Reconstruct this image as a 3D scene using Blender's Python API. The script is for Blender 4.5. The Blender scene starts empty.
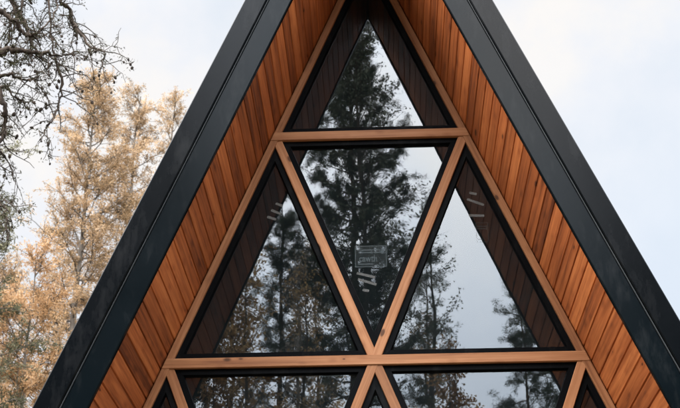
import bpy, bmesh, math, random
import numpy as np
from mathutils import Vector, Matrix

R = math.radians
scene = bpy.context.scene
COL = scene.collection

# ------------------------------------------------------------------ helpers
def link(o, parent=None):
    COL.objects.link(o)
    if parent is not None:
        o.parent = parent
    return o

def empty(name, loc=(0, 0, 0)):
    o = bpy.data.objects.new(name, None)
    o.empty_display_size = 0.2
    o.location = loc
    return link(o)

def tag(o, label=None, cat=None, group=None, kind=None):
    if label: o['label'] = label
    if cat: o['category'] = cat
    if group: o['group'] = group
    if kind: o['kind'] = kind
    return o

def mesh_obj(name, verts, faces, mat, parent=None, smooth=False, grain=None, tint=None, loc=None):
    """verts (n,3); faces: list of index tuples or an (m,k) array; tint: one float per face."""
    me = bpy.data.meshes.new(name)
    verts = np.asarray(verts, dtype=np.float32)
    if isinstance(faces, np.ndarray):
        m, k = faces.shape
        me.vertices.add(len(verts)); me.vertices.foreach_set('co', verts.ravel())
        me.loops.add(m * k); me.loops.foreach_set('vertex_index', faces.astype(np.int32).ravel())
        me.polygons.add(m)
        me.polygons.foreach_set('loop_start', np.arange(0, m * k, k, dtype=np.int32))
        me.update(calc_edges=True)
    else:
        me.from_pydata([tuple(v) for v in verts], [], faces)
        me.update()
    if smooth:
        me.polygons.foreach_set('use_smooth', np.ones(len(me.polygons), dtype=bool))
    if grain is not None:
        a = me.attributes.new('grain', 'FLOAT_VECTOR', 'POINT')
        a.data.foreach_set('vector', np.asarray(grain, dtype=np.float32).ravel())
    if tint is not None:
        a = me.attributes.new('tint', 'FLOAT', 'FACE')
        a.data.foreach_set('value', np.asarray(tint, dtype=np.float32).ravel())
    me.materials.append(mat)
    o = bpy.data.objects.new(name, me)
    if loc is not None: o.location = loc
    return link(o, parent)

# ------------------------------------------------------------------ materials
def new_mat(name):
    m = bpy.data.materials.new(name)
    m.use_nodes = True
    nt = m.node_tree
    nt.nodes.clear()
    out = nt.nodes.new('ShaderNodeOutputMaterial')
    return m, nt, nt.nodes, nt.links, out

def math_node(nt, op, a, b=None, clamp=False):
    n = nt.nodes.new('ShaderNodeMath'); n.operation = op; n.use_clamp = clamp
    for i, v in enumerate((a, b)):
        if v is None: continue
        if isinstance(v, (int, float)): n.inputs[i].default_value = v
        else: nt.links.new(v, n.inputs[i])
    return n.outputs[0]

def mix_rgb(nt, fac, a, b, blend='MIX'):
    n = nt.nodes.new('ShaderNodeMix'); n.data_type = 'RGBA'; n.blend_type = blend
    for idx, v in ((0, fac), (6, a), (7, b)):
        if isinstance(v, (int, float)): n.inputs[idx].default_value = v
        elif isinstance(v, tuple): n.inputs[idx].default_value = (*v, 1)
        else: nt.links.new(v, n.inputs[idx])
    return n.outputs[2]

def ramp(nt, fac, stops):
    n = nt.nodes.new('ShaderNodeValToRGB')
    e = n.color_ramp.elements
    e[0].position, e[0].color = stops[0][0], (*stops[0][1], 1)
    e[1].position, e[1].color = stops[-1][0], (*stops[-1][1], 1)
    for p, c in stops[1:-1]:
        x = e.new(p); x.color = (*c, 1)
    nt.links.new(fac, n.inputs[0])
    return n.outputs[0]

def noise(nt, vec, scale=1.0, detail=3.0, rough=0.55, mapscale=None):
    if mapscale is not None:
        mp = nt.nodes.new('ShaderNodeMapping'); mp.inputs['Scale'].default_value = mapscale
        nt.links.new(vec, mp.inputs['Vector']); vec = mp.outputs[0]
    n = nt.nodes.new('ShaderNodeTexNoise')
    n.inputs['Scale'].default_value = scale; n.inputs['Detail'].default_value = detail
    n.inputs['Roughness'].default_value = rough
    nt.links.new(vec, n.inputs['Vector'])
    return n.outputs['Fac']

def wood(name, dark, mid, light, knot_scale=(2.6, 11, .01), knot_size=0.16, knot_dark=0.35, rough=0.62,
         spec=0.25, tint_amount=0.5, weather=0.25):
    m, nt, N, L, out = new_mat(name)
    at = N.new('ShaderNodeAttribute'); at.attribute_name = 'grain'
    v = at.outputs['Vector']
    ti = N.new('ShaderNodeAttribute'); ti.attribute_name = 'tint'
    # knots bend the grain a little
    mp = N.new('ShaderNodeMapping'); mp.inputs['Scale'].default_value = knot_scale
    L.new(v, mp.inputs['Vector'])
    vo = N.new('ShaderNodeTexVoronoi'); vo.feature = 'F1'; vo.inputs['Scale'].default_value = 1.0
    L.new(mp.outputs[0], vo.inputs['Vector'])
    d = vo.outputs['Distance']
    sep = N.new('ShaderNodeSeparateColor'); L.new(vo.outputs['Color'], sep.inputs[0])
    size = math_node(nt, 'MULTIPLY', sep.outputs[0], knot_size)
    kn = math_node(nt, 'SUBTRACT', 1.0, math_node(nt, 'DIVIDE', d, math_node(nt, 'ADD', size, 0.02)), clamp=True)
    kn = math_node(nt, 'MULTIPLY', math_node(nt, 'MULTIPLY', kn, 3.0, clamp=True), math_node(nt, 'GREATER_THAN', sep.outputs[1], 0.74))
    halo = math_node(nt, 'SUBTRACT', 1.0, math_node(nt, 'MULTIPLY', d, 3.0), clamp=True)
    g1 = noise(nt, v, 1.0, 5, 0.6, (1.1, 34, 34))
    g2 = noise(nt, v, 1.0, 3, 0.5, (5.0, 150, 150))
    g3 = noise(nt, v, 1.0, 3, 0.5, (0.9, 5, 5))
    g = math_node(nt, 'ADD', math_node(nt, 'MULTIPLY', g1, 0.55), math_node(nt, 'MULTIPLY', g2, 0.2))
    g = math_node(nt, 'ADD', g, math_node(nt, 'MULTIPLY', g3, 0.25))
    g = math_node(nt, 'ADD', g, math_node(nt, 'MULTIPLY', math_node(nt, 'SUBTRACT', ti.outputs['Fac'], 0.5), tint_amount * 0.4))
    g = math_node(nt, 'SUBTRACT', g, math_node(nt, 'MULTIPLY', halo, 0.10))
    c = ramp(nt, g, [(0.34, dark), (0.5, mid), (0.64, light)])
    c = mix_rgb(nt, math_node(nt, 'MULTIPLY', kn, 0.8), c, tuple(x * knot_dark for x in dark))
    sh = math_node(nt, 'ADD', math_node(nt, 'MULTIPLY', math_node(nt, 'SUBTRACT', ti.outputs['Fac'], 0.5), tint_amount), 1.0)
    we = noise(nt, v, 2.2, 4, 0.6)
    sh = math_node(nt, 'MULTIPLY', sh, math_node(nt, 'ADD', 1.0 - weather * 0.5, math_node(nt, 'MULTIPLY', we, weather)))
    cs = N.new('ShaderNodeCombineColor')
    for i in range(3): L.new(sh, cs.inputs[i])
    c = mix_rgb(nt, 1.0, c, cs.outputs[0], 'MULTIPLY')
    p = N.new('ShaderNodeBsdfPrincipled')
    L.new(c, p.inputs['Base Color'])
    p.inputs['Roughness'].default_value = rough
    p.inputs['Specular IOR Level'].default_value = spec
    b = N.new('ShaderNodeBump'); b.inputs['Strength'].default_value = 0.25; b.inputs['Distance'].default_value = 0.003
    L.new(g, b.inputs['Height']); L.new(b.outputs[0], p.inputs['Normal'])
    L.new(p.outputs[0], out.inputs[0])
    return m

def metal_paint(name, col, rough, spec=0.5, streak=0.3, bump=0.15, metallic=0.0):
    m, nt, N, L, out = new_mat(name)
    tc = N.new('ShaderNodeTexCoord')
    v = tc.outputs['Object']
    n1 = noise(nt, v, 2.3, 5, 0.6)
    n2 = noise(nt, v, 60, 3, 0.6)
    n3 = noise(nt, v, 1.0, 3, 0.5, (1.2, 1.2, 0.7))
    p = N.new('ShaderNodeBsdfPrincipled')
    c = mix_rgb(nt, n1, tuple(x * (1 - streak) for x in col), tuple(x * (1 + streak) for x in col))
    n4 = noise(nt, v, 1.0, 6, 0.7, (7, 7, 2.2))
    r = math_node(nt, 'ADD', rough - 0.12, math_node(nt, 'ADD', math_node(nt, 'MULTIPLY', n1, 0.12), math_node(nt, 'ADD', math_node(nt, 'MULTIPLY', n2, 0.05), math_node(nt, 'MULTIPLY', n4, 0.10))))
    L.new(r, p.inputs['Roughness'])
    dust = math_node(nt, 'MULTIPLY', math_node(nt, 'SUBTRACT', n4, 0.52, clamp=True), 0.045)
    dc = N.new('ShaderNodeCombineColor')
    for i_ in range(3): L.new(dust, dc.inputs[i_])
    L.new(mix_rgb(nt, 1.0, c, dc.outputs[0], 'ADD'), p.inputs['Base Color'])
    p.inputs['Metallic'].default_value = metallic
    p.inputs['Specular IOR Level'].default_value = spec
    b = N.new('ShaderNodeBump'); b.inputs['Strength'].default_value = bump; b.inputs['Distance'].default_value = 0.02
    L.new(n3, b.inputs['Height'])
    b2 = N.new('ShaderNodeBump'); b2.inputs['Strength'].default_value = 0.08; b2.inputs['Distance'].default_value = 0.001
    L.new(n2, b2.inputs['Height']); L.new(b.outputs[0], b2.inputs['Normal'])
    L.new(b2.outputs[0], p.inputs['Normal'])
    L.new(p.outputs[0], out.inputs[0])
    return m

def plain(name, col, rough=0.8, var=0.3, scale=6.0, spec=0.2):
    m, nt, N, L, out = new_mat(name)
    tc = N.new('ShaderNodeTexCoord')
    n1 = noise(nt, tc.outputs['Object'], scale, 5, 0.6)
    p = N.new('ShaderNodeBsdfPrincipled')
    L.new(mix_rgb(nt, n1, tuple(x * (1 - var) for x in col), tuple(x * (1 + var) for x in col)), p.inputs['Base Color'])
    p.inputs['Roughness'].default_value = rough
    p.inputs['Specular IOR Level'].default_value = spec
    L.new(p.outputs[0], out.inputs[0])
    return m

def glass_mat(name):
    """Coated double glazing: mirrors a fraction of the world, lets a tinted rest through."""
    m, nt, N, L, out = new_mat(name)
    tc = N.new('ShaderNodeTexCoord')
    w1 = noise(nt, tc.outputs['Object'], 1.3, 2, 0.5)
    w2 = noise(nt, tc.outputs['Object'], 9.0, 2, 0.5)
    h = math_node(nt, 'ADD', w1, math_node(nt, 'MULTIPLY', w2, 0.012))
    b = N.new('ShaderNodeBump'); b.inputs['Strength'].default_value = 1.0; b.inputs['Distance'].default_value = 0.0016
    L.new(h, b.inputs['Height'])
    gl = N.new('ShaderNodeBsdfGlossy'); gl.inputs['Roughness'].default_value = 0.0
    gl.inputs['Color'].default_value = (0.93, 0.97, 1.0, 1)
    L.new(b.outputs[0], gl.inputs['Normal'])
    tr = N.new('ShaderNodeBsdfTransparent'); tr.inputs['Color'].default_value = (0.42, 0.50, 0.48, 1)
    fr = N.new('ShaderNodeFresnel'); fr.inputs['IOR'].default_value = 1.6
    fac = math_node(nt, 'ADD', math_node(nt, 'MULTIPLY', fr.outputs[0], 0.5), GLASS_R, clamp=True)
    mx = N.new('ShaderNodeMixShader')
    L.new(fac, mx.inputs[0]); L.new(tr.outputs[0], mx.inputs[1]); L.new(gl.outputs[0], mx.inputs[2])
    veil = N.new('ShaderNodeBsdfDiffuse'); veil.inputs['Color'].default_value = (0.42, 0.56, 0.62, 1)   # pale haze mixed into the colour to lift the dark panes
    mx2 = N.new('ShaderNodeMixShader')
    L.new(math_node(nt, 'ADD', 0.006, math_node(nt, 'MULTIPLY', w2, 0.013)), mx2.inputs[0])
    L.new(mx.outputs[0], mx2.inputs[1]); L.new(veil.outputs[0], mx2.inputs[2])
    L.new(mx2.outputs[0], out.inputs[0])
    return m

def leaf_mat(name, dark, mid, light, transl=0.35):
    m, nt, N, L, out = new_mat(name)
    ti = N.new('ShaderNodeAttribute'); ti.attribute_name = 'tint'
    c = ramp(nt, ti.outputs['Fac'], [(0.0, dark), (0.5, mid), (1.0, light)])
    df = N.new('ShaderNodeBsdfDiffuse'); L.new(c, df.inputs['Color'])
    tl = N.new('ShaderNodeBsdfTranslucent'); L.new(c, tl.inputs['Color'])
    mx = N.new('ShaderNodeMixShader'); mx.inputs[0].default_value = transl
    L.new(df.outputs[0], mx.inputs[1]); L.new(tl.outputs[0], mx.inputs[2])
    L.new(mx.outputs[0], out.inputs[0])
    return m

def bark_mat(name, a, b, scale=9):
    m, nt, N, L, out = new_mat(name)
    tc = N.new('ShaderNodeTexCoord')
    n1 = noise(nt, tc.outputs['Object'], 1.0, 6, 0.65, (scale, scale, scale * 0.35))
    p = N.new('ShaderNodeBsdfPrincipled')
    L.new(ramp(nt, n1, [(0.35, a), (0.65, b)]), p.inputs['Base Color'])
    p.inputs['Roughness'].default_value = 0.9; p.inputs['Specular IOR Level'].default_value = 0.1
    bp = N.new('ShaderNodeBump'); bp.inputs['Distance'].default_value = 0.02; L.new(n1, bp.inputs['Height'])
    L.new(bp.outputs[0], p.inputs['Normal'])
    L.new(p.outputs[0], out.inputs[0])
    return m

GLASS_R = 0.050
M_SOFFIT = wood('cedar_boards', (0.130, 0.034, 0.0115), (0.36, 0.101, 0.029), (0.53, 0.175, 0.054),
                knot_scale=(5.0, 14, .01), knot_size=0.2, tint_amount=0.32, weather=0.5)
M_BEAM = wood('pine_beam', (0.155, 0.056, 0.022), (0.290, 0.124, 0.053), (0.380, 0.180, 0.086),
              knot_scale=(7.5, 15, .01), knot_size=0.26, knot_dark=0.22, tint_amount=0.35, weather=0.35)
M_FASCIA = metal_paint('black_fascia_paint', (0.0014, 0.0032, 0.0044), 0.17, 0.085, bump=0.08)
M_TRIM = metal_paint('charcoal_sheet_metal', (0.0013, 0.0020, 0.0028), 0.18, 0.085, bump=0.10)
M_SEAM = metal_paint('seam_highlight_grey', (0.055, 0.06, 0.065), 0.5, 0.3, bump=0.05)  # even grey that paints the highlight along the seam edge
M_ROOF = metal_paint('roof_sheet_metal', (0.018, 0.020, 0.023), 0.45, 0.5)
M_FRAME = metal_paint('black_window_frame', (0.0022, 0.0026, 0.0032), 0.55, 0.04, bump=0.02)
M_GLASS = glass_mat('coated_glass')
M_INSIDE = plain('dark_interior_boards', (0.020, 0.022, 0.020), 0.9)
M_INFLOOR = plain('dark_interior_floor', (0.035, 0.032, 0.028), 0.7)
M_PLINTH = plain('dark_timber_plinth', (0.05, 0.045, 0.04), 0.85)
def tape_mat(name, col, alpha):
    m, nt, N, L, out = new_mat(name)
    tc = N.new('ShaderNodeTexCoord')
    n1 = noise(nt, tc.outputs['Object'], 25, 3, 0.6)
    df = N.new('ShaderNodeBsdfDiffuse')
    L.new(mix_rgb(nt, n1, tuple(x * 0.75 for x in col), col), df.inputs['Color'])
    tr = N.new('ShaderNodeBsdfTransparent')
    mx = N.new('ShaderNodeMixShader'); mx.inputs[0].default_value = alpha
    L.new(tr.outputs[0], mx.inputs[1]); L.new(df.outputs[0], mx.inputs[2]); L.new(mx.outputs[0], out.inputs[0])
    return m
M_TAPE = tape_mat('white_paper_tape', (0.19, 0.195, 0.19), 0.62)
M_LABEL = tape_mat('faded_label_ink', (0.17, 0.21, 0.225), 0.40)
M_FAINT = tape_mat('worn_label_ink', (0.10, 0.12, 0.12), 0.16)
M_FILM = tape_mat('pale_label_film', (0.22, 0.26, 0.27), 0.07)

# ------------------------------------------------------------------ world and sun
SUN_AZ = math.atan2(-0.50, -0.85)     # direction towards the sun (front left of the gable)
SUN_EL = R(27)
SUN = Vector((math.cos(SUN_AZ) * math.cos(SUN_EL), math.sin(SUN_AZ) * math.cos(SUN_EL), math.sin(SUN_EL)))

world = bpy.data.worlds.new('World'); scene.world = world; world.use_nodes = True
nt = world.node_tree; nt.nodes.clear()
N, L = nt.nodes, nt.links
out = N.new('ShaderNodeOutputWorld')
sky = N.new('ShaderNodeTexSky'); sky.sky_type = 'NISHITA'; sky.sun_disc = False
sky.sun_elevation = SUN_EL; sky.sun_rotation = math.atan2(SUN.x, SUN.y)
sky.air_density = 1.0; sky.dust_density = 2.0; sky.ozone_density = 1.0
bg1 = N.new('ShaderNodeBackground'); bg1.inputs['Strength'].default_value = 0.10
L.new(sky.outputs[0], bg1.inputs['Color'])
tc = N.new('ShaderNodeTexCoord')
# thin overcast: brightest in the half of the sky that holds the sun
dot = N.new('ShaderNodeVectorMath'); dot.operation = 'DOT_PRODUCT'
L.new(tc.outputs['Generated'], dot.inputs[0])
glow_dir = Vector((-0.12, -0.36, 0.92)).normalized()
dot.inputs[1].default_value = glow_dir
mr = N.new('ShaderNodeMapRange'); mr.interpolation_type = 'SMOOTHSTEP'
mr.inputs['From Min'].default_value = 0.28; mr.inputs['From Max'].default_value = 1.0
mr.inputs['To Min'].default_value = 0.965; mr.inputs['To Max'].default_value = 13.5
L.new(dot.outputs['Value'], mr.inputs['Value'])
cn = noise(nt, tc.outputs['Generated'], 3.2, 6, 0.55)
cn2 = noise(nt, tc.outputs['Generated'], 9.0, 5, 0.6)
cl = math_node(nt, 'ADD', math_node(nt, 'MULTIPLY', cn, 0.75), math_node(nt, 'MULTIPLY', cn2, 0.25))
ccol = ramp(nt, cl, [(0.40, (0.88, 0.945, 1.03)), (0.49, (0.96, 0.98, 1.03)), (0.55, (1.03, 1.005, 0.985))])
sx = N.new('ShaderNodeSeparateXYZ'); L.new(tc.outputs['Generated'], sx.inputs[0])
bl = N.new('ShaderNodeMapRange'); bl.interpolation_type = 'SMOOTHSTEP'
bl.inputs['From Min'].default_value = 0.56; bl.inputs['From Max'].default_value = 0.26
bl.inputs['To Min'].default_value = 0.0; bl.inputs['To Max'].default_value = 0.9
L.new(math_node(nt, 'SUBTRACT', sx.outputs[2], math_node(nt, 'MULTIPLY', sx.outputs[0], 0.35)), bl.inputs['Value'])
ccol = mix_rgb(nt, bl.outputs[0], ccol, (0.84, 0.93, 1.05))
bg2 = N.new('ShaderNodeBackground'); L.new(ccol, bg2.inputs['Color']); L.new(mr.outputs[0], bg2.inputs['Strength'])
cover = N.new('ShaderNodeMapRange'); cover.inputs['From Min'].default_value = 0.35; cover.inputs['From Max'].default_value = 0.6
cover.inputs['To Min'].default_value = 0.90; cover.inputs['To Max'].default_value = 1.0
L.new(cl, cover.inputs['Value'])
mxs = N.new('ShaderNodeMixShader')
L.new(cover.outputs[0], mxs.inputs[0]); L.new(bg1.outputs[0], mxs.inputs[1]); L.new(bg2.outputs[0], mxs.inputs[2])
L.new(mxs.outputs[0], out.inputs[0])

sl = bpy.data.lights.new('sun', 'SUN'); sl.energy = 0.8; sl.angle = R(22); sl.color = (1.0, 0.93, 0.84)
so = bpy.data.objects.new('sun', sl); link(so)
so.location = SUN * 60
so.rotation_euler = (-SUN).to_track_quat('-Z', 'Y').to_euler()

# ------------------------------------------------------------------ ground
def build_ground():
    rnd = np.random.default_rng(3)
    xs = np.concatenate([np.linspace(-400, -45, 12), np.linspace(-40, 40, 81), np.linspace(45, 400, 12)])
    X, Y = np.meshgrid(xs, xs)
    Z = 0.05 * np.sin(X * .6 + 1) * np.cos(Y * .5) + 0.03 * np.sin(X * 1.7) * np.sin(Y * 1.3) - 0.08
    far = np.maximum(np.abs(X), np.abs(Y))
    Z += np.clip((far - 45) / 355, 0, 1) * 4
    v = np.stack([X.ravel(), Y.ravel(), Z.ravel()], 1)
    n = len(xs)
    i = np.arange(n * n).reshape(n, n)
    f = np.stack([i[:-1, :-1].ravel(), i[:-1, 1:].ravel(), i[1:, 1:].ravel(), i[1:, :-1].ravel()], 1)
    m, nt, N, L, out = new_mat('forest_floor')
    tc = N.new('ShaderNodeTexCoord')
    a = noise(nt, tc.outputs['Object'], 0.5, 6, 0.6); b = noise(nt, tc.outputs['Object'], 9, 5, 0.65)
    c = ramp(nt, a, [(0.35, (0.045, 0.038, 0.025)), (0.5, (0.075, 0.064, 0.042)), (0.65, (0.11, 0.095, 0.07))])
    c = mix_rgb(nt, 0.5, c, ramp(nt, b, [(0.3, (0.08, 0.07, 0.035)), (0.7, (0.11, 0.09, 0.06))]))
    p = N.new('ShaderNodeBsdfPrincipled'); p.inputs['Roughness'].default_value = 0.95
    L.new(c, p.inputs['Base Color'])
    bp = N.new('ShaderNodeBump'); bp.inputs['Distance'].default_value = 0.05; L.new(b, bp.inputs['Height']); L.new(bp.outputs[0], p.inputs['Normal'])
    L.new(p.outputs[0], out.inputs[0])
    tag(mesh_obj('ground', v, f, m, smooth=True), 'dark forest floor of moss and needles around the cabin', kind='structure')
build_ground()

# ------------------------------------------------------------------ the cabin
ZS = 7.3325            # ridge of the soffit planes
M_ = 0.625 / 1.575     # half width per metre of height
SEC = math.sqrt(1 + M_ * M_)
LOH = 0.854            # overhang in front of the gable
ZB = 0.80              # foot of the roof
BACK = 7.0
Z1 = ZS - 1.633; STEP = 1.575
LEV = [Z1 + STEP, Z1, Z1 - STEP, Z1 - 2 * STEP, Z1 - 3 * STEP]
GY = 0.0466            # glass plane

cabin = empty('cabin', (0, 0, 0))
tag(cabin, 'black A-frame cabin with orange wood soffit and triangular glass gable', 'cabin')
rng = random.Random(11)

def extrude_poly(name, poly, y0, y1, mat, parent=cabin, axis=None, bevel=0.003, label=None, tint=None):
    """poly in (x, z), extruded from y0 (front) to y1; grain runs along axis (x, z)."""
    bm = bmesh.new()
    if sum(poly[i][0] * poly[(i + 1) % len(poly)][1] - poly[(i + 1) % len(poly)][0] * poly[i][1] for i in range(len(poly))) < 0:
        poly = poly[::-1]
    f = [bm.verts.new((x, y0, z)) for x, z in poly]
    b = [bm.verts.new((x, y1, z)) for x, z in poly]
    bm.faces.new(f); bm.faces.new(b[::-1])
    n = len(poly)
    for i in range(n):
        j = (i + 1) % n
        bm.faces.new((f[j], f[i], b[i], b[j]))
    bmesh.ops.recalc_face_normals(bm, faces=bm.faces)
    if bevel:
        bmesh.ops.bevel(bm, geom=list(bm.edges), offset=bevel, segments=1, affect='EDGES', clamp_overlap=True)
    me = bpy.data.meshes.new(name); bm.to_mesh(me); bm.free()
    ax = Vector(axis if axis else (1, 0)).normalized()
    off = rng.uniform(0, 60)
    at = me.attributes.new('grain', 'FLOAT_VECTOR', 'POINT')
    g = []
    for v in me.vertices:
        al = v.co.x * ax[0] + v.co.z * ax[1]; ac = -v.co.x * ax[1] + v.co.z * ax[0]
        g += [al + off, ac + off * .37, v.co.y + off * .21]
    at.data.foreach_set('vector', g)
    at = me.attributes.new('tint', 'FLOAT', 'FACE')
    at.data.foreach_set('value', [rng.random() if tint is None else tint] * len(me.polygons))
    me.materials.append(mat)
    o = bpy.data.objects.new(name, me); link(o, parent)
    if label: o['label'] = label
    return o

def band(side, a, b, z0=ZB, z1=None):
    """slanted strip between the slopes raised by a and by b, mitred on the centre line (or cut at z1 of slope a)."""
    s = side
    if z1 is None:
        return [(0, ZS + a), (0, ZS + b), (s * (ZS + b - z0) * M_, z0), (s * (ZS + a - z0) * M_, z0)]
    return [(s * (ZS + a - z1) * M_, z1), (s * (ZS + b - z1) * M_, z1), (s * (ZS + b - z0) * M_, z0), (s * (ZS + a - z0) * M_, z0)]

# slope-perpendicular cut for joints
def band_seg(side, a, b, d0, d1):
    """strip piece between slope distances d0 < d1 measured from the ridge."""
    up = 1 / SEC; ux, uz = M_ / SEC, -1 / SEC            # down the slope
    nx, nz = 1 / SEC, M_ / SEC                            # outward
    pa, pb = a * M_ / SEC, b * M_ / SEC                   # perpendicular offsets
    pts = [(d0, pa), (d0, pb), (d1, pb), (d1, pa)]
    return [(side * (ux * d + nx * p), ZS + uz * d + nz * p) for d, p in pts]

SL = (ZS - ZB) * SEC
for s in (-1, 1):
    ax = (s * M_, -1)
    # roof build-up behind the fascia
    extrude_poly('roof_panel', band(s, 0.075, 0.66), -LOH + 0.034, BACK, M_ROOF, axis=ax, bevel=0)
    # fascia board (inner) and sheet-metal edge trim (outer, a little proud)
    extrude_poly('fascia_board', band(s, -0.004, 0.350), -LOH, -LOH + 0.032, M_FASCIA, axis=ax, bevel=0.005)
    extrude_poly('seam_highlight', band(s, 0.3555, 0.3645), -LOH - 0.006, -LOH + 0.030, M_SEAM, axis=ax, bevel=0.0015,  # added strip, its grey stands for light caught on the seam
                 label='thin grey strip painting the seam highlight between the two black boards')
    cuts = [None, 4.42] if s < 0 else [None, 5.02]
    d = cuts[1]
    top = [(0, ZS + 0.376), (0, ZS + 0.725)] + band_seg(s, 0.376, 0.725, 0, d)[2:]
    extrude_poly('roof_edge_trim', top, -LOH - 0.014, -LOH + 0.05, M_TRIM, axis=ax, bevel=0.006)
    extrude_poly('roof_edge_trim', band_seg(s, 0.376, 0.725, d + 0.004, SL + .1), -LOH - 0.014, -LOH + 0.05, M_TRIM, axis=ax, bevel=0.006)
    # the roof's metal covering just behind the trim
    extrude_poly('roof_covering', band(s, 0.665, 0.715), -LOH + 0.055, BACK, M_ROOF, axis=ax, bevel=0)

    # soffit: tongue-and-groove boards running back from the fascia to the gable
    P = 0.0995; e = 0.0055; dp = 0.010; off = 0.008; y0, y1 = -LOH + 0.0325, 0.12
    vs, fs, gr, tn = [], [], [], []
    n = int(SL / P)
    for k in range(n):
        a0, a1 = k * P, (k + 1) * P - 0.001
        t = rng.random(); g0 = rng.uniform(0, 80)
        prof = [(a0, off + dp), (a0 + e, off), (a1 - e, off), (a1, off + dp), (a1, off + 0.018), (a0, off + 0.018)]
        base = len(vs)
        nseg = 5
        w = rng.uniform(-.0012, .0012)
        for j in range(nseg + 1):
            y = y0 + (y1 - y0) * j / nseg
            for d_, p_ in prof:
                p_ += w * (j / nseg - .5)
                vs.append((s * (M_ / SEC * d_ + p_ / SEC), y, ZS - d_ / SEC + p_ * M_ / SEC))
                gr.append((y + g0, d_ + g0 * .3, p_ + g0 * .7))
        m_ = len(prof)
        for j in range(nseg):
            for i in range(m_):
                i2 = (i + 1) % m_
                fs.append((base + j * m_ + i, base + j * m_ + i2, base + (j + 1) * m_ + i2, base + (j + 1) * m_ + i)); tn.append(t)
        fs.append(tuple(base + i for i in range(m_))); tn.append(t)
    mesh_obj('soffit', vs, fs, M_SOFFIT, cabin, grain=gr, tint=tn)

# lattice
HB, DB = 0.031, 0.029      # half widths of horizontals and diagonals
ZI = ZS - 0.1275           # inner line of the sloping edge beams
for s in (-1, 1):
    poly = [(0, ZI), (0, ZS - 0.004), (s * (ZS - 0.004 - ZB) * M_, ZB), (s * (ZI - ZB) * M_, ZB)]
    extrude_poly('rafter', poly, 0.0, 0.115, M_BEAM, axis=(s * M_, -1), tint=0.38)
for k in range(1, 5):
    z = LEV[k]; 
    xt = (ZS - 0.006 - (z + HB)) * M_; xb = (ZS - 0.006 - (z - HB)) * M_
    extrude_poly('crossbeam', [(-xt, z + HB), (xt, z + HB), (xb, z - HB), (-xb, z - HB)], -0.004, 0.11, M_BEAM, axis=(1, 0), tint=0.5 + 0.1 * (k % 2))
def node(k, i): return ((i - k / 2) * 1.25, LEV[k])
hw = DB * SEC
for k in range(1, 4):
    zt, zb = LEV[k] - HB + 0.004, LEV[k + 1] + HB - 0.004
    for i in range(k + 1):
        x, z = node(k, i)
        for s in (-1, 1):
            if (i == 0 and s < 0) or (i == k and s > 0): continue
            fx = lambda zz: x + s * (z - zz) * M_
            extrude_poly('mullion', [(fx(zt) - hw, zt), (fx(zt) + hw, zt), (fx(zb) + hw, zb), (fx(zb) - hw, zb)],
                         0.0035 if s < 0 else 0.0055, 0.105, M_BEAM, axis=(s * M_, -1))

# windows
def inter(l1, l2):
    (a1, b1, c1), (a2, b2, c2) = l1, l2
    d = a1 * b2 - a2 * b1
    return ((c1 * b2 - c2 * b1) / d, (a1 * c2 - a2 * c1) / d)
def inset_tri(A, Bp, Cp, offs):
    """triangle A,B,C (counter-clockwise), side i runs from vertex i to i+1 and moves in by offs[i]."""
    P_ = [A, Bp, Cp]; ls = []
    for i in range(3):
        p, q = P_[i], P_[(i + 1) % 3]
        dx, dz = q[0] - p[0], q[1] - p[1]; l = math.hypot(dx, dz)
        nx, nz = -dz / l, dx / l
        ls.append((nx, nz, nx * p[0] + nz * p[1] + offs[i]))
    return [inter(ls[(i - 1) % 3], ls[i]) for i in range(3)]
FW = 0.036
windows = {}
EDG = (LEV[0] - ZI) * M_ / SEC     # edge beam's inner line, measured in from the lattice edge
def make_window(key, tri, offs):
    o1 = inset_tri(*tri, offs); o2 = inset_tri(*tri, [x + FW for x in offs]); o3 = inset_tri(*tri, [x + FW + 0.006 for x in offs])
    vs, fs = [], []
    for pts, y in ((o1, 0.075), (o1, 0.021), (o2, 0.019), (o3, GY - 0.001), (o3, 0.075)):
        vs += [(p[0], y, p[1]) for p in pts]
    for r_ in range(4):
        for i in range(3):
            j = (i + 1) % 3
            fs.append((r_ * 3 + i, r_ * 3 + j, r_ * 3 + 3 + j, r_ * 3 + 3 + i))
    w = mesh_obj('window', vs, fs, M_FRAME, cabin)
    o4 = inset_tri(*tri, [x + FW + 0.002 for x in offs])
    mesh_obj('glass_pane', [(p[0], GY, p[1]) for p in o4], [(0, 1, 2)], M_GLASS, w)
    windows[key] = w
for k in range(4):
    for i in range(k + 1):
        A = node(k, i); Bp = node(k + 1, i); Cp = node(k + 1, i + 1)
        make_window(('up', k, i), (A, Bp, Cp), [EDG if i == 0 else DB, HB, EDG if i == k else DB])
    for i in range(k):
        A = node(k, i); Bp = node(k, i + 1); Cp = node(k + 1, i + 1)
        make_window(('down', k, i), (A, Cp, Bp), [DB, DB, HB])

# manufacturer's label and paper tape still stuck on the panes
YS = GY - 0.0006
def strip(p, q, w, parent, mat=M_TAPE, name='tape_strip', y=YS):
    d = Vector((q[0] - p[0], q[1] - p[1])).normalized(); n = Vector((-d.y, d.x)) * w / 2
    vs = [(p[0] - n.x, y, p[1] - n.y), (q[0] - n.x, y, q[1] - n.y), (q[0] + n.x, y, q[1] + n.y), (p[0] + n.x, y, p[1] + n.y)]
    return mesh_obj(name, vs, [(0, 1, 2, 3)], mat, parent)
wm, wl, wr = windows[('down', 1, 0)], windows[('up', 1, 0)], windows[('up', 1, 1)]
for p, q in (((-.100, 4.717), (.013, 4.686)), ((-.094, 4.675), (.021, 4.636)), ((-.064, 4.602), (-.026, 4.594))):
    strip(p, q, 0.017, wm)
for p, q in (((-.618, 5.224), (-.574, 5.204)), ((-.647, 5.176), (-.585, 5.146)), ((-.671, 5.128), (-.613, 5.106))):
    strip(p, q, 0.017, wl)
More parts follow.
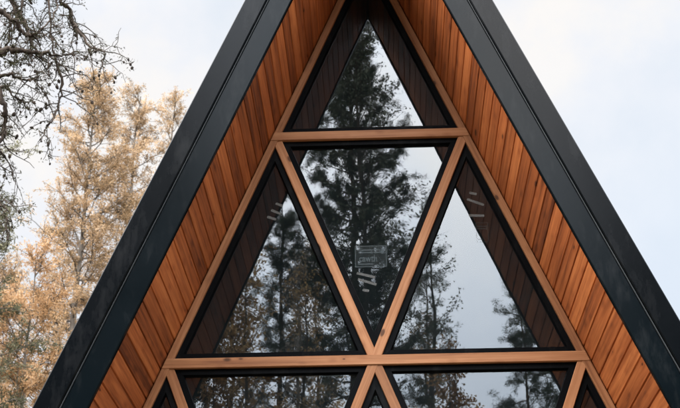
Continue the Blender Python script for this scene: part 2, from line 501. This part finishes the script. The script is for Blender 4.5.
for p, q in (((.634, 5.269), (.680, 5.257)), ((.616, 5.222), (.722, 5.177)), ((.622, 5.104), (.719, 5.100))):
    strip(p, q, 0.017, wr)

def label_sticker(parent, x0, x1, z0, z1, text=None, ink=None):
    w, h = x1 - x0, z1 - z0
    vs, fs = [], []
    def rect(a, b, c, d, y=YS):
        n = len(vs); vs.extend([(a, y, c), (b, y, c), (b, y, d), (a, y, d)]); fs.append((n, n + 1, n + 2, n + 3))
    t = 0.0045
    rect(x0, x1, z1 - t, z1); rect(x0, x1, z0, z0 + t); rect(x0, x0 + t, z0 + t, z1 - t); rect(x1 - t, x1, z0 + t, z1 - t)
    for q, ln in ((.80, .70), (.68, .70), (.14, .45)):
        rect(x0 + .1 * w, x0 + (.1 + ln) * w, z0 + q * h - .0035, z0 + q * h + .0035)
    rect(x1 - .18 * w, x1 - .08 * w, z0 + .62 * h, z0 + .84 * h)
    st = parent if ink else mesh_obj('label_sticker', [(x0, YS + .0002, z0), (x1, YS + .0002, z0), (x1, YS + .0002, z1), (x0, YS + .0002, z1)], [(0, 1, 2, 3)], M_FILM, parent)
    # printed lines and lettering are one mesh with the label
    if text:
        cu = bpy.data.curves.new('lettering', 'FONT'); cu.body = text; cu.size = h * 0.46; cu.space_character = 1.02; cu.offset = 0.0012
        tmp = bpy.data.objects.new('lettering', cu); COL.objects.link(tmp)
        bpy.context.view_layer.update()
        me = bpy.data.meshes.new_from_object(tmp.evaluated_get(bpy.context.evaluated_depsgraph_get()))
        xs = [v.co.x for v in me.vertices]; sx = (.56 * w) / (max(xs) - min(xs))
        n = len(vs)
        for v in me.vertices:
            vs.append((x0 + .13 * w + (v.co.x - min(xs)) * sx, YS, z0 + .25 * h + v.co.y * 1.0))
        for pl in me.polygons: fs.append(tuple(n + i for i in pl.vertices))
        bpy.data.objects.remove(tmp); bpy.data.curves.remove(cu)
    mesh_obj('print', vs, fs, ink or M_LABEL, st)
    # keep two levels only: the print sits on the window too
    if not ink:
        for c in list(st.children): c.parent = parent
label_sticker(wm, -.110, .090, 4.757, 4.905, 'cawth')
label_sticker(wr, .660, .738, 4.912, 5.052, ink=M_FAINT)

# inside: floor, back wall, lining (dark rooms seen faintly through the panes)
xi = (ZS - 1.0) * M_
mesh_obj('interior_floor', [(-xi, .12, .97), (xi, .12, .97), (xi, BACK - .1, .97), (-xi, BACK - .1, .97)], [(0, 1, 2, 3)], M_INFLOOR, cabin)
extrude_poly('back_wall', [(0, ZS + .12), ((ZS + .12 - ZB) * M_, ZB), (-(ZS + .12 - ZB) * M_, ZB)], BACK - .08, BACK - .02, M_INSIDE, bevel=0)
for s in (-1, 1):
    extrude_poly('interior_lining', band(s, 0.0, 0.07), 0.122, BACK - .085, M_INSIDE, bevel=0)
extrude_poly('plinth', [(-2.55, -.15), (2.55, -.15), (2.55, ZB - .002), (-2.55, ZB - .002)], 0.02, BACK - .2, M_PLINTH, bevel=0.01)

# ------------------------------------------------------------------ trees
def tubes(polys, k=5):
    """polys: list of (points (n,3), radii (n,)) -> verts, quads"""
    V, F = [], []
    base = 0
    ang = np.linspace(0, 2 * np.pi, k, endpoint=False)
    for pts, rad in polys:
        pts = np.asarray(pts, float); n = len(pts)
        if n < 2: continue
        tg = np.gradient(pts, axis=0); tg /= (np.linalg.norm(tg, axis=1, keepdims=True) + 1e-9)
        ref = np.where(np.abs(tg[:, 2:3]) > .9, np.array([[1., 0, 0]]), np.array([[0, 0, 1.]]))
        a = np.cross(tg, ref); a /= (np.linalg.norm(a, axis=1, keepdims=True) + 1e-9)
        b = np.cross(tg, a)
        ring = pts[:, None, :] + np.asarray(rad)[:, None, None] * (np.cos(ang)[None, :, None] * a[:, None, :] + np.sin(ang)[None, :, None] * b[:, None, :])
        V.append(ring.reshape(-1, 3))
        i = np.arange((n - 1) * k).reshape(n - 1, k)
        j = np.roll(i, -1, axis=1)
        F.append(np.stack([i, j, j + k, i + k], -1).reshape(-1, 4) + base)
        base += n * k
    return np.concatenate(V), np.concatenate(F)

def unit(v): return v / (np.linalg.norm(v, axis=-1, keepdims=True) + 1e-9)

def blades(C, D, length, width, rg, flat=None):
    """diamond leaves at C pointing along D"""
    n = len(C)
    D = unit(D); W_ = unit(np.cross(D, rg.normal(size=(n, 3))))
    l = length * rg.uniform(.6, 1.3, (n, 1)); w = width * rg.uniform(.7, 1.3, (n, 1))
    V = np.stack([C, C + D * l * .5 + W_ * w * .5, C + D * l, C + D * l * .5 - W_ * w * .5], 1).reshape(-1, 3)
    return V, np.arange(n * 4).reshape(n, 4)

def curve(p0, d, length, n, rg, bend=0.25, up=0.0):
    pts = [np.array(p0, float)]; d = unit(np.array(d, float)); st = length / (n - 1)
    for _ in range(n - 1):
        d = unit(d + rg.normal(size=3) * bend / math.sqrt(n) + np.array([0, 0, up / n]))
        pts.append(pts[-1] + d * st)
    return np.array(pts)

def at_frac(pts, f):
    x = f * (len(pts) - 1); i = int(min(len(pts) - 2, math.floor(x))); t = x - i
    return pts[i] * (1 - t) + pts[i + 1] * t, unit(pts[i + 1] - pts[i])

def broadleaf(name, label, cat, group, x, y, H, crown0, crown_r, seed, leafm, barkm, nprim=44, per_twig=16,
              leaf=(0.075, 0.05), lean=(0, 0), top_sharp=1.0, rtrunk=None, rise=0.9, gap=0.0):
    rg = np.random.default_rng(seed)
    root = empty(name, (x, y, 0)); tag(root, label, cat, group)
    nt_ = 14
    zz = np.linspace(-.15, H, nt_)
    wob = np.cumsum(rg.normal(size=(nt_, 2)) * .05 * H / 16, axis=0); wob -= wob[-1] * (zz / H)[:, None]
    tr = np.stack([wob[:, 0] + lean[0] * zz / H, wob[:, 1] + lean[1] * zz / H, zz], 1)
    r0 = rtrunk or H * .0085
    mesh_obj('trunk', *tubes([(tr, r0 * (1 - zz / H * .93))], 9), barkm, root, smooth=True)
    br, C, D, T = [], [], [], []
    for i in range(nprim):
        f = crown0 + (1 - crown0) * ((i + rg.random()) / nprim) ** .9
        f = min(f, .985)
        p, _ = at_frac(tr, f)
        h = (f - crown0) / (1 - crown0)
        prof = (1 - h) ** (.7 * top_sharp) * min(1, .45 + 2.2 * h)
        Lb = crown_r * prof * rg.uniform(.65, 1.2) + .25
        az = i * 2.4 + rg.uniform(-.5, .5)
        el = rise * (.35 + .75 * h) + rg.uniform(-.2, .2)
        d = (math.cos(az) * math.cos(el), math.sin(az) * math.cos(el), math.sin(el))
        pts = curve(p, d, Lb, 7, rg, .45, .15)
        rb = max(.008, r0 * .28 * (1 - f * .7))
        br.append((pts, np.linspace(rb, .004, 7)))
        shade = rg.uniform(-.22, .22)
        ntw = int(5 + Lb * 4.5)
        for q in range(ntw):
            ft = rg.uniform(.15, 1.0)
            tp, td = at_frac(pts, ft)
            if rg.random() < gap: continue
            dd = unit(td + rg.normal(size=3) * .75)
            tl = rg.uniform(.25, .65) * (.6 + .4 * crown_r / 1.5)
            tw = curve(tp, dd, tl, 5, rg, .5, -.25)
            br.append((tw, np.linspace(.005, .0022, 5)))
            m = int(per_twig * rg.uniform(.5, 1.5))
            fr = rg.uniform(.1, 1.05, m)
            idx = np.clip((fr * 4), 0, 3.999); i0 = idx.astype(int); tt = (idx - i0)[:, None]
            c = tw[i0] * (1 - tt) + tw[i0 + 1] * tt + rg.normal(size=(m, 3)) * .055
            C.append(c); D.append(rg.normal(size=(m, 3)) + np.array([0, 0, -.5]))
            T.append(np.clip(.5 + shade + rg.normal(size=m) * .22 + rg.uniform(-.12, .12), 0, 1))
    mesh_obj('branches', *tubes(br, 4), barkm, root)
    V, F = blades(np.concatenate(C), np.concatenate(D), leaf[0], leaf[1], rg)
    mesh_obj('foliage', V, F, leafm, root, tint=np.concatenate(T))
    return root

def conifer(name, label, cat, group, x, y, H, crown0, crown_r, seed, leafm, barkm, nprim=70, tufts=7, needles=20,
            nl=0.12, nw=0.012, taper=.85, droop=-.15, bare=0.0, clump=1.0):
    rg = np.random.default_rng(seed)
    root = empty(name, (x, y, 0)); tag(root, label, cat, group)
    zz = np.linspace(-.15, H, 14)
    wob = np.cumsum(rg.normal(size=(14, 2)) * .035, axis=0); wob -= wob[-1] * (zz / H)[:, None]
    tr = np.stack([wob[:, 0], wob[:, 1], zz], 1)
    r0 = H * .0095
    mesh_obj('trunk', *tubes([(tr, r0 * (1 - zz / H * .94))], 9), barkm, root, smooth=True)
    br, C, D, T = [], [], [], []
    for i in range(nprim):
        f = crown0 + (1 - crown0) * (i + rg.random()) / nprim
        f = min(f, .99)
        h = (f - crown0) / (1 - crown0)
        if rg.random() < bare: continue
        p, _ = at_frac(tr, f)
        Lb = crown_r * ((1 - h) ** taper) * min(1, .55 + 2.5 * h) * rg.uniform(.55, 1.25) + .18
        az = i * 2.4 + rg.uniform(-.6, .6)
        el = droop + .75 * h + rg.uniform(-.4, .4)
        d = (math.cos(az) * math.cos(el), math.sin(az) * math.cos(el), math.sin(el))
        pts = curve(p, d, Lb, 7, rg, .35, .35)
        br.append((pts, np.linspace(max(.01, r0 * .22 * (1 - f * .6)), .005, 7)))
        shade = rg.uniform(-.25, .25)
        for q in range(int(5 + Lb * 8)):
            tp, td = at_frac(pts, rg.uniform(.22, 1.0))
            dd = unit(td * .8 + rg.normal(size=3) * .6)
            tw = curve(tp, dd, rg.uniform(.2, .5) * clump, 4, rg, .4, .1)
            br.append((tw, np.linspace(.006, .003, 4)))
            for t_ in range(tufts):
                c, ax = at_frac(tw, rg.uniform(.2, 1.0))
                m = int(needles * rg.uniform(.6, 1.4))
                C.append(np.repeat(c[None], m, 0) + rg.normal(size=(m, 3)) * .035)
                D.append(unit(rg.normal(size=(m, 3))) + ax * .7)
                T.append(np.clip(.45 + shade + rg.normal(size=m) * .18 + rg.uniform(-.15, .15), 0, 1))
    mesh_obj('branches', *tubes(br, 4), barkm, root)
    V, F = blades(np.concatenate(C), np.concatenate(D), nl, nw, rg)
    mesh_obj('foliage', V, F, leafm, root, tint=np.concatenate(T))
    return root

M_GOLD = leaf_mat('golden_leaves', (0.095, 0.062, 0.032), (0.375, 0.25, 0.138), (0.62, 0.46, 0.31), .5)
M_GREYLEAF = leaf_mat('grey_green_leaves', (0.04, 0.05, 0.035), (0.14, 0.16, 0.11), (0.34, 0.36, 0.28), .55)
M_PALE = leaf_mat('pale_leaves', (0.12, 0.10, 0.08), (0.36, 0.31, 0.26), (0.62, 0.57, 0.52), .45)
M_ORANGE = leaf_mat('orange_needles', (0.11, 0.065, 0.028), (0.42, 0.25, 0.125), (0.64, 0.45, 0.275), .5)
M_BRIGHTGOLD = leaf_mat('brightened_gold_leaves', (0.22, 0.13, 0.05), (0.58, 0.38, 0.17), (0.85, 0.64, 0.36), .65)  # backlight put into the colour: gold tones raised for the mirrored trees
M_RUST = leaf_mat('rusty_leaves', (0.17, 0.09, 0.04), (0.46, 0.26, 0.11), (0.70, 0.46, 0.23), .65)
M_OLIVE = leaf_mat('olive_leaves', (0.04, 0.042, 0.025), (0.13, 0.125, 0.075), (0.28, 0.26, 0.17), .4)
M_NEEDLE = leaf_mat('pine_needles', (0.022, 0.032, 0.022), (0.07, 0.095, 0.062), (0.20, 0.24, 0.17), .4)
M_NEEDLE2 = leaf_mat('faded_needles', (0.022, 0.022, 0.013), (0.05, 0.048, 0.028), (0.10, 0.092, 0.055), .25)
M_BARK = bark_mat('grey_bark', (0.05, 0.042, 0.035), (0.16, 0.135, 0.11))
M_PINEBARK = bark_mat('pine_bark', (0.06, 0.04, 0.028), (0.22, 0.13, 0.075))
M_BIRCH = bark_mat('birch_bark', (0.16, 0.14, 0.12), (0.55, 0.52, 0.48))
M_TWIG = bark_mat('twig_bark', (0.022, 0.017, 0.014), (0.075, 0.055, 0.042), 14)

# golden trees to the left of the cabin, seen directly
GL = 'golden larches left of the cabin'
K = dict(nl=.062, nw=.017, droop=-.1, tufts=8)
conifer('larch_tree', 'tall golden larch filling the sky beside the left roof edge', 'tree', GL, -5.85, 14.45, 15.9, .2, 2.6, 21, M_GOLD, M_BARK, nprim=165, needles=7, taper=.8, **K)
conifer('larch_tree', 'golden larch whose tip stands right of the tallest tip', 'tree', GL, -5.40, 16.6, 16.9, .25, 1.9, 22, M_GOLD, M_BARK, nprim=115, needles=7, taper=.7, **K)
conifer('larch_tree', 'thin larch tip peeking out close to the black left roof edge', 'tree', GL, -5.0, 18.75, 18.3, .35, 1.3, 23, M_GOLD, M_BARK, nprim=70, needles=6, taper=.9, **K)
conifer('larch_tree', 'low orange-gold larch at the lower left edge of the view', 'tree', GL, -5.75, 11.4, 10.3, .15, 1.5, 24, M_ORANGE, M_BARK, nprim=90, needles=8, taper=.6, bare=.2, **K)
conifer('spruce_tree', 'sparse greenish conifer at the far left edge, sky showing through', 'tree', None, -6.5, 9.4, 12.6, .25, 1.75, 25, M_OLIVE, M_BARK, nprim=110, needles=8, taper=.7, bare=.2, **K)
conifer('larch_tree', 'distant golden larch behind the low orange one, lower left', 'tree', GL, -8.0, 16.5, 12.4, .15, 2.2, 26, M_GOLD, M_BARK, nprim=110, needles=8, taper=.6, **K)

# trees in front of the gable, behind the camera, seen mirrored in the panes
G = 'trees mirrored in the panes'
conifer('pine_tree', 'tall dark pine mirrored in the middle and topmost panes', 'tree', G, -.63, -20.1, 22.0, .48, 2.1, 31, M_NEEDLE, M_PINEBARK, bare=.06, nprim=150, tufts=7, needles=20, nl=.095, nw=.010, taper=.6)
conifer('pine_tree', 'short airy pine mirrored low at the left of the right pane', 'tree', G, 1.35, -23.1, 15.6, .35, 1.15, 32, M_NEEDLE, M_PINEBARK, nprim=60, tufts=5, needles=13, nl=.095, nw=.010, bare=.25)
conifer('pine_tree', 'dark pine mirrored high in the left pane', 'tree', G, -2.5, -21.0, 16.9, .3, 1.2, 33, M_NEEDLE, M_PINEBARK, bare=.12, nprim=105, tufts=6, needles=18, nl=.095, nw=.010)
broadleaf('autumn_tree', 'rusty autumn tree mirrored low at the left of the left pane', 'tree', G, -3.2, -17.9, 13.6, .2, 1.6, 34, M_RUST, M_BARK, gap=.1, nprim=90, per_twig=22, leaf=(.085, .055))
broadleaf('autumn_tree', 'pale golden tree mirrored at the centre of the left pane', 'tree', G, -1.75, -26.1, 17.6, .2, 1.9, 35, M_BRIGHTGOLD, M_BIRCH, nprim=90, per_twig=20, leaf=(.09, .06), gap=.3)
broadleaf('autumn_tree', 'small golden treetop mirrored at the lower left corner of the right pane', 'tree', G, 1.25, -23.3, 13.9, .3, 1.0, 36, M_RUST, M_BARK, nprim=44, per_twig=12, leaf=(.085, .055), gap=.1)
conifer('pine_tree', 'dark pine tip mirrored at the lower right of the right pane', 'tree', G, 3.75, -22.9, 14.9, .3, 1.3, 37, M_NEEDLE, M_PINEBARK, nprim=80, tufts=6, needles=16, nl=.095, nw=.010)
conifer('pine_tree', 'dark pine mirrored in the shaded corner right of the right pane', 'tree', G, 5.5, -26.7, 16.4, .3, 1.7, 38, M_NEEDLE, M_PINEBARK, nprim=80, tufts=6, needles=16, nl=.14, nw=.018)
conifer('pine_tree', 'dark pine reflected in the lower right roof trim', 'tree', G, 7.2, -20.5, 17.6, .2, 1.9, 39, M_NEEDLE, M_PINEBARK, nprim=150, tufts=6, needles=18, nl=.15, nw=.028)
conifer('pine_tree', 'narrow tall pine reflected midway up the right roof trim', 'tree', G, 5.95, -20.6, 18.6, .2, 1.15, 44, M_NEEDLE, M_PINEBARK, nprim=130, tufts=6, needles=18, nl=.15, nw=.028, taper=.6)
conifer('pine_tree', 'dark pine reflected at the far right end of the roof trim', 'tree', G, 9.6, -21.5, 19, .2, 2.1, 40, M_NEEDLE, M_PINEBARK, nprim=150, tufts=6, needles=18, nl=.15, nw=.028)
conifer('pine_tree', 'dark pine reflected in the left roof trim beside the left pane', 'tree', G, -4.7, -19.0, 19.8, .2, 1.7, 41, M_NEEDLE, M_PINEBARK, nprim=150, tufts=6, needles=18, nl=.15, nw=.028)
conifer('pine_tree', 'dark pine reflected in the lower half of the left roof trim', 'tree', G, -6.8, -20.0, 20.8, .2, 2.0, 42, M_NEEDLE, M_PINEBARK, nprim=150, tufts=6, needles=18, nl=.15, nw=.028)
conifer('pine_tree', 'dark pine reflected at the far left end of the roof trim', 'tree', G, -9.2, -19.0, 20.0, .2, 2.1, 43, M_NEEDLE, M_PINEBARK, nprim=150, tufts=6, needles=18, nl=.15, nw=.028)

broadleaf('leafy_tree', 'grey green leafy tree mirrored as the speckled fringe of the middle pane', 'tree', G, -.35, -18.6, 20.4, .5, 2.1, 51, M_GREYLEAF, M_BARK, nprim=80, per_twig=12, leaf=(.075, .05), gap=.1)
broadleaf('leafy_tree', 'loose leafy tree mirrored as sparse sprays left in the right pane', 'tree', G, 1.35, -21.5, 16.7, .3, 1.3, 52, M_GREYLEAF, M_BARK, nprim=44, per_twig=9, leaf=(.075, .05), gap=.2)
broadleaf('golden_tree', 'slim golden tree mirrored in front of the pale one, left pane', 'tree', G, -2.65, -15.6, 12.0, .2, 1.1, 57, M_BRIGHTGOLD, M_BARK, nprim=70, per_twig=17, leaf=(.06, .04), gap=.2)
broadleaf('golden_tree', 'loose golden tree mirrored near the right corner of the left pane', 'tree', G, -1.5, -16.2, 12.2, .2, 1.0, 58, M_BRIGHTGOLD, M_BARK, nprim=50, per_twig=12, leaf=(.06, .04), gap=.25)
broadleaf('birch_tree', 'pale birch mirrored as whitish blotches right of centre in the left pane', 'tree', G, -1.75, -17.2, 12.9, .25, 1.0, 53, M_PALE, M_BIRCH, gap=.3, nprim=44, per_twig=11, leaf=(.08, .055), rtrunk=.13)
broadleaf('autumn_tree', 'brown autumn tree mirrored in the lower left pane', 'tree', G, -3.3, -16.0, 10.6, .2, 1.1, 54, M_RUST, M_BARK, gap=.2, nprim=50, per_twig=15, leaf=(.08, .055))
broadleaf('autumn_tree', 'brown and gold tree mirrored in the lower right pane', 'tree', G, 1.5, -17.5, 10.7, .2, 1.1, 55, M_RUST, M_BARK, nprim=60, per_twig=18, leaf=(.08, .055))
for k, (x_, y_, h_) in enumerate(((11.8, -19, 17.5), (14.2, -21, 18.5), (16.8, -19, 17.5), (-11.6, -18, 17.5), (-14.2, -20, 18.5), (-17.0, -19, 18), (8.4, -17.5, 13.5), (-8.0, -16.5, 14.0))):
    conifer('pine_tree', 'dense dark pine added out of view to darken the roof trim and gable', 'tree', 'dark pines facing the gable', x_, y_, h_, .08, 2.2, 60 + k, M_NEEDLE, M_PINEBARK, nprim=150, tufts=5, needles=14, nl=.2, nw=.06)  # pine wall added out of view so the trim reflects dark
# unseen pines added to block side skylight: copies of the last pine
def copy_tree(o, parent=None):
    c = o.copy(); COL.objects.link(c); c.parent = parent
    for ch in o.children: copy_tree(ch, c)
    return c
proto = [o for o in bpy.data.objects if o.get('group') == 'dark pines facing the gable'][:3]
rk = random.Random(8)
for k in range(22):
    an = R(200 + 140 * k / 21) if k % 2 else R(196 + 148 * k / 21)
    if abs(math.cos(an)) < .72: continue
    d_ = rk.uniform(24, 30)
    c = copy_tree(proto[k % 3]); c.location = (d_ * math.cos(an), -6.8 + d_ * math.sin(an), 0)
    c.rotation_euler = (0, 0, rk.uniform(0, 6.28)); sc_ = rk.uniform(.95, 1.15); c.scale = (sc_, sc_, sc_)

# the conifer whose bare limbs reach in at the top left
def limb_tree():
    rg = np.random.default_rng(77)
    bx, by = -4.6, 3.2
    root = empty('larch_tree', (bx, by, 0))
    tag(root, 'dark nearly bare conifer with cones, its limbs reaching in at top left', 'tree')
    O = np.array([bx, by, 0])
    zz = np.linspace(-.15, 13.5, 14)
    tr = np.stack([np.cumsum(rg.normal(size=14) * .02), np.cumsum(rg.normal(size=14) * .02), zz], 1)
    mesh_obj('trunk', *tubes([(tr, .15 * (1 - zz / 13.5 * .85))], 10), M_TWIG, root, smooth=True)
    limbs = [
[(-4.53,3.21,8.54,.0577),(-4.16,3.16,8.58,.0481),(-3.79,3.22,8.74,.0404),(-3.59,3.24,8.77,.0289),(-3.4,3.29,8.76,.0192),(-3.22,3.42,8.82,.0135),(-3.08,3.57,8.96,.0077)],
[(-4.6,3.2,10.0,.0385),(-4.4,3.53,10.21,.0337),(-4.02,3.7,9.91,.0289),(-3.86,3.82,9.66,.025),(-3.68,3.83,9.32,.0192),(-3.67,3.81,9.04,.0125),(-3.63,3.81,8.94,.0077)],
[(-4.6,3.2,9.55,.0385),(-4.11,3.26,9.51,.0308),(-3.87,3.26,9.3,.0289),(-3.71,3.31,9.18,.025),(-3.57,3.36,9.02,.0173),(-3.42,3.28,9.01,.0135),(-3.31,3.35,9.28,.0096),(-3.31,3.41,9.64,.0067)],
[(-4.6,3.2,10.7,.0481),(-4.2,3.69,10.91,.0385),(-3.63,3.9,10.49,.0289),(-3.43,3.81,9.84,.0231),(-3.34,3.94,9.8,.0212),(-3.28,3.97,9.57,.0192),(-3.22,3.96,9.4,.0096)],
[(-3.31,3.95,9.66,.0173),(-2.98,3.7,9.08,.0135),(-2.82,3.59,8.99,.0087),(-2.8,3.58,8.88,.0077),(-2.81,3.51,8.66,.0058)],
[(-4.6,3.2,10.4,.0337),(-4.01,3.31,10.29,.0241),(-3.61,3.39,9.93,.0192),(-3.47,3.51,9.67,.0125),(-3.41,3.52,9.35,.0115),(-3.34,3.47,8.99,.0115),(-3.23,3.49,8.68,.0144),(-3.19,3.54,8.4,.0144),(-3.22,3.49,8.13,.0115),(-3.32,3.4,7.78,.0077)],
[(-4.58,3.19,8.89,.0577),(-3.98,3.35,8.73,.0433),(-3.75,3.24,8.26,.0347),(-3.67,3.26,8.06,.0308),(-3.68,3.38,7.96,.025),(-3.68,3.31,7.71,.0192),(-3.79,3.35,7.54,.0144)],
[(-4.6,3.2,10.2,.0289),(-4.02,3.37,10.2,.0241),(-3.83,3.58,9.95,.0192),(-3.71,3.46,9.44,.0144),(-3.77,3.48,9.27,.0125),(-3.82,3.42,8.96,.0087)],
[(-4.6,3.2,10.35,.0289),(-4.16,3.45,10.28,.0241),(-3.95,3.57,9.95,.0192),(-3.89,3.68,9.69,.0173),(-3.79,3.62,9.41,.0144)],
[(-4.53,3.22,8.48,.0385),(-3.95,3.22,8.4,.0289),(-3.67,3.22,8.48,.0173),(-3.52,3.33,8.43,.0115),(-3.37,3.3,8.49,.0067)],
[(-4.55,3.2,8.24,.0385),(-4.09,3.65,8.47,.0289),(-3.9,3.79,8.71,.0154),(-3.78,3.79,8.54,.0115),(-3.7,3.86,8.56,.0067)],
[(-4.55,3.2,7.3,.0385),(-3.87,3.14,7.25,.0241),(-3.63,3.2,7.11,.0154),(-3.48,3.18,6.83,.0115),(-3.41,3.13,6.54,.0077)],
[(-4.55,3.2,7.96,.0289),(-4.07,3.79,8.03,.0192),(-3.84,4.04,7.93,.0096),(-3.73,3.97,7.67,.0058)]]
    polys, twig_src = [], []
    for l in limbs:
        P_ = np.array([q[:3] for q in l]) - O; r_ = np.array([q[3] for q in l])
        # smooth resample with small wiggles
        n = len(P_); t = np.linspace(0, n - 1, (n - 1) * 5 + 1)
        Q = np.stack([np.interp(t, np.arange(n), P_[:, c]) for c in range(3)], 1)
        for _ in range(2): Q[1:-1] = (Q[:-2] + 2 * Q[1:-1] + Q[2:]) / 4
        Q[1:-1] += rg.normal(size=(len(Q) - 2, 3)) * .010
        rr = np.interp(t, np.arange(n), r_) * .95 * rg.uniform(.7, 1.35, len(t))
        polys.append((Q, rr)); twig_src.append((Q, rr))
    C, D, T, cones = [], [], [], []
    def tuft(c, k, s=.03, nl_=1):
        m = max(1, int(k * rg.uniform(.6, 1.4)))
        C.append(np.repeat(c[None], m, 0) + rg.normal(size=(m, 3)) * s); D.append(rg.normal(size=(m, 3)))
        T.append(np.clip(.4 + rg.normal(size=m) * .25, 0, 1))
    for Q, rr in twig_src:
        ln = np.linalg.norm(np.diff(Q, axis=0), axis=1).sum()
        for q in range(int(ln * 7.5) + 2):
            f = rg.uniform(.3, 1.0)
            p, d = at_frac(Q, f)
            dd = unit(d * .5 + rg.normal(size=3) * np.array([.8, .8, .7]) + np.array([.1, 0, -.15]))
            tl = rg.uniform(.15, .55)
            tw = curve(p, dd, tl, 8, rg, .7, rg.uniform(-1.9, .2))
            r0 = min(.0075, rr[int(f * (len(rr) - 1))] * .6)
            polys.append((tw, np.linspace(r0, .0025, 8)))
            for s_ in range(rg.integers(1, 4)):
                p2, d2 = at_frac(tw, rg.uniform(.3, 1.0))
                t2 = curve(p2, unit(d2 * .5 + rg.normal(size=3) * .8), rg.uniform(.06, .22), 5, rg, .9, -.6)
                polys.append((t2, np.linspace(.004, .002, 5)))
                if rg.random() < .45: tuft(t2[-1], 5, .018)
                if rg.random() < .22: cones.append((t2[-1], d2))
            for _ in range(5):
                c, _d = at_frac(tw, rg.random()); tuft(c, 5, .022)
            if rg.random() < .3: cones.append((at_frac(tw, rg.uniform(.4, 1))[0], dd))
    # heavier lichen and needle clumps close to the trunk
    for cx, cy, cz, k, s in ((-3.80, 3.22, 8.72, 150, .09), (-3.92, 3.25, 8.62, 110, .10), (-3.62, 3.24, 8.76, 60, .06), (-3.78, 3.3, 8.35, 90, .10), (-3.72, 3.27, 8.5, 70, .10),
                             (-3.69, 3.34, 9.2, 40, .05), (-3.86, 3.5, 9.5, 60, .12), (-3.60, 3.8, 9.6, 40, .10), (-3.36, 3.5, 8.62, 30, .05), (-3.6, 3.3, 8.5, 40, .07), (-3.9, 3.3, 7.2, 16, .14)):
        for _ in range(9):
            tuft(np.array([cx, cy, cz]) - O + rg.normal(size=3) * s, k / 4, s * .35)
    mesh_obj('branches', *tubes(polys, 5), M_TWIG, root)
    V, F = blades(np.concatenate(C), np.concatenate(D), .042, .009, rg)
    mesh_obj('foliage', V, F, M_NEEDLE2, root, tint=np.concatenate(T))
    # cones: small ribbed ovals
    vs, fs = [], []
    for c, d in cones:
        b = len(vs); a = unit(np.array(d) * .4 + np.array([0, 0, -.8]) + rg.normal(size=3) * .3)
        u_ = unit(np.cross(a, np.array([.3, .9, .2]))); w_ = np.cross(a, u_)
        s = rg.uniform(.6, 1.1)
        for k_, (h_, r_) in enumerate(((-.02, .005), (-.010, .015), (.004, .0175), (.017, .012), (.026, .003))):
            for j in range(6):
                an = j * math.pi / 3 + k_ * .5
                vs.append(c + s * (a * h_ + (u_ * math.cos(an) + w_ * math.sin(an)) * r_))
        for k_ in range(4):
            for j in range(6):
                j2 = (j + 1) % 6
                fs.append((b + k_ * 6 + j, b + k_ * 6 + j2, b + k_ * 6 + 6 + j2, b + k_ * 6 + 6 + j))
    o = mesh_obj('cones', vs, fs, M_TWIG, root); o['kind'] = 'stuff'
limb_tree()

# ------------------------------------------------------------------ camera
fw = Vector((-0.03006998, 0.88407045, 0.46638529)); rt = Vector((0.99927504, 0.03748833, -0.0066343)); up = rt.cross(fw).normalized()
cam = bpy.data.cameras.new('camera'); co = bpy.data.objects.new('camera', cam); link(co)
mat = Matrix.Identity(4)
for i, v in enumerate((rt, up, -fw)):
    for j in range(3): mat[j][i] = v[j]
mat.translation = Vector((0.0302, -6.7942, 1.6))
co.matrix_world = mat
cam.sensor_fit = 'HORIZONTAL'; cam.sensor_width = 36; cam.lens = 1198.7 / 680 * 36
cam.clip_start = 0.05; cam.clip_end = 2000
cam.dof.use_dof = True; cam.dof.focus_distance = 7.6; cam.dof.aperture_fstop = 6.3
scene.camera = co

scene.view_settings.view_transform = 'Standard'
scene.view_settings.look = 'None'
scene.view_settings.exposure = 0
scene.view_settings.gamma = 1
scene.render.engine = 'CYCLES'
scene.cycles.max_bounces = 8
scene.cycles.transparent_max_bounces = 12
scene.cycles.use_denoising = True
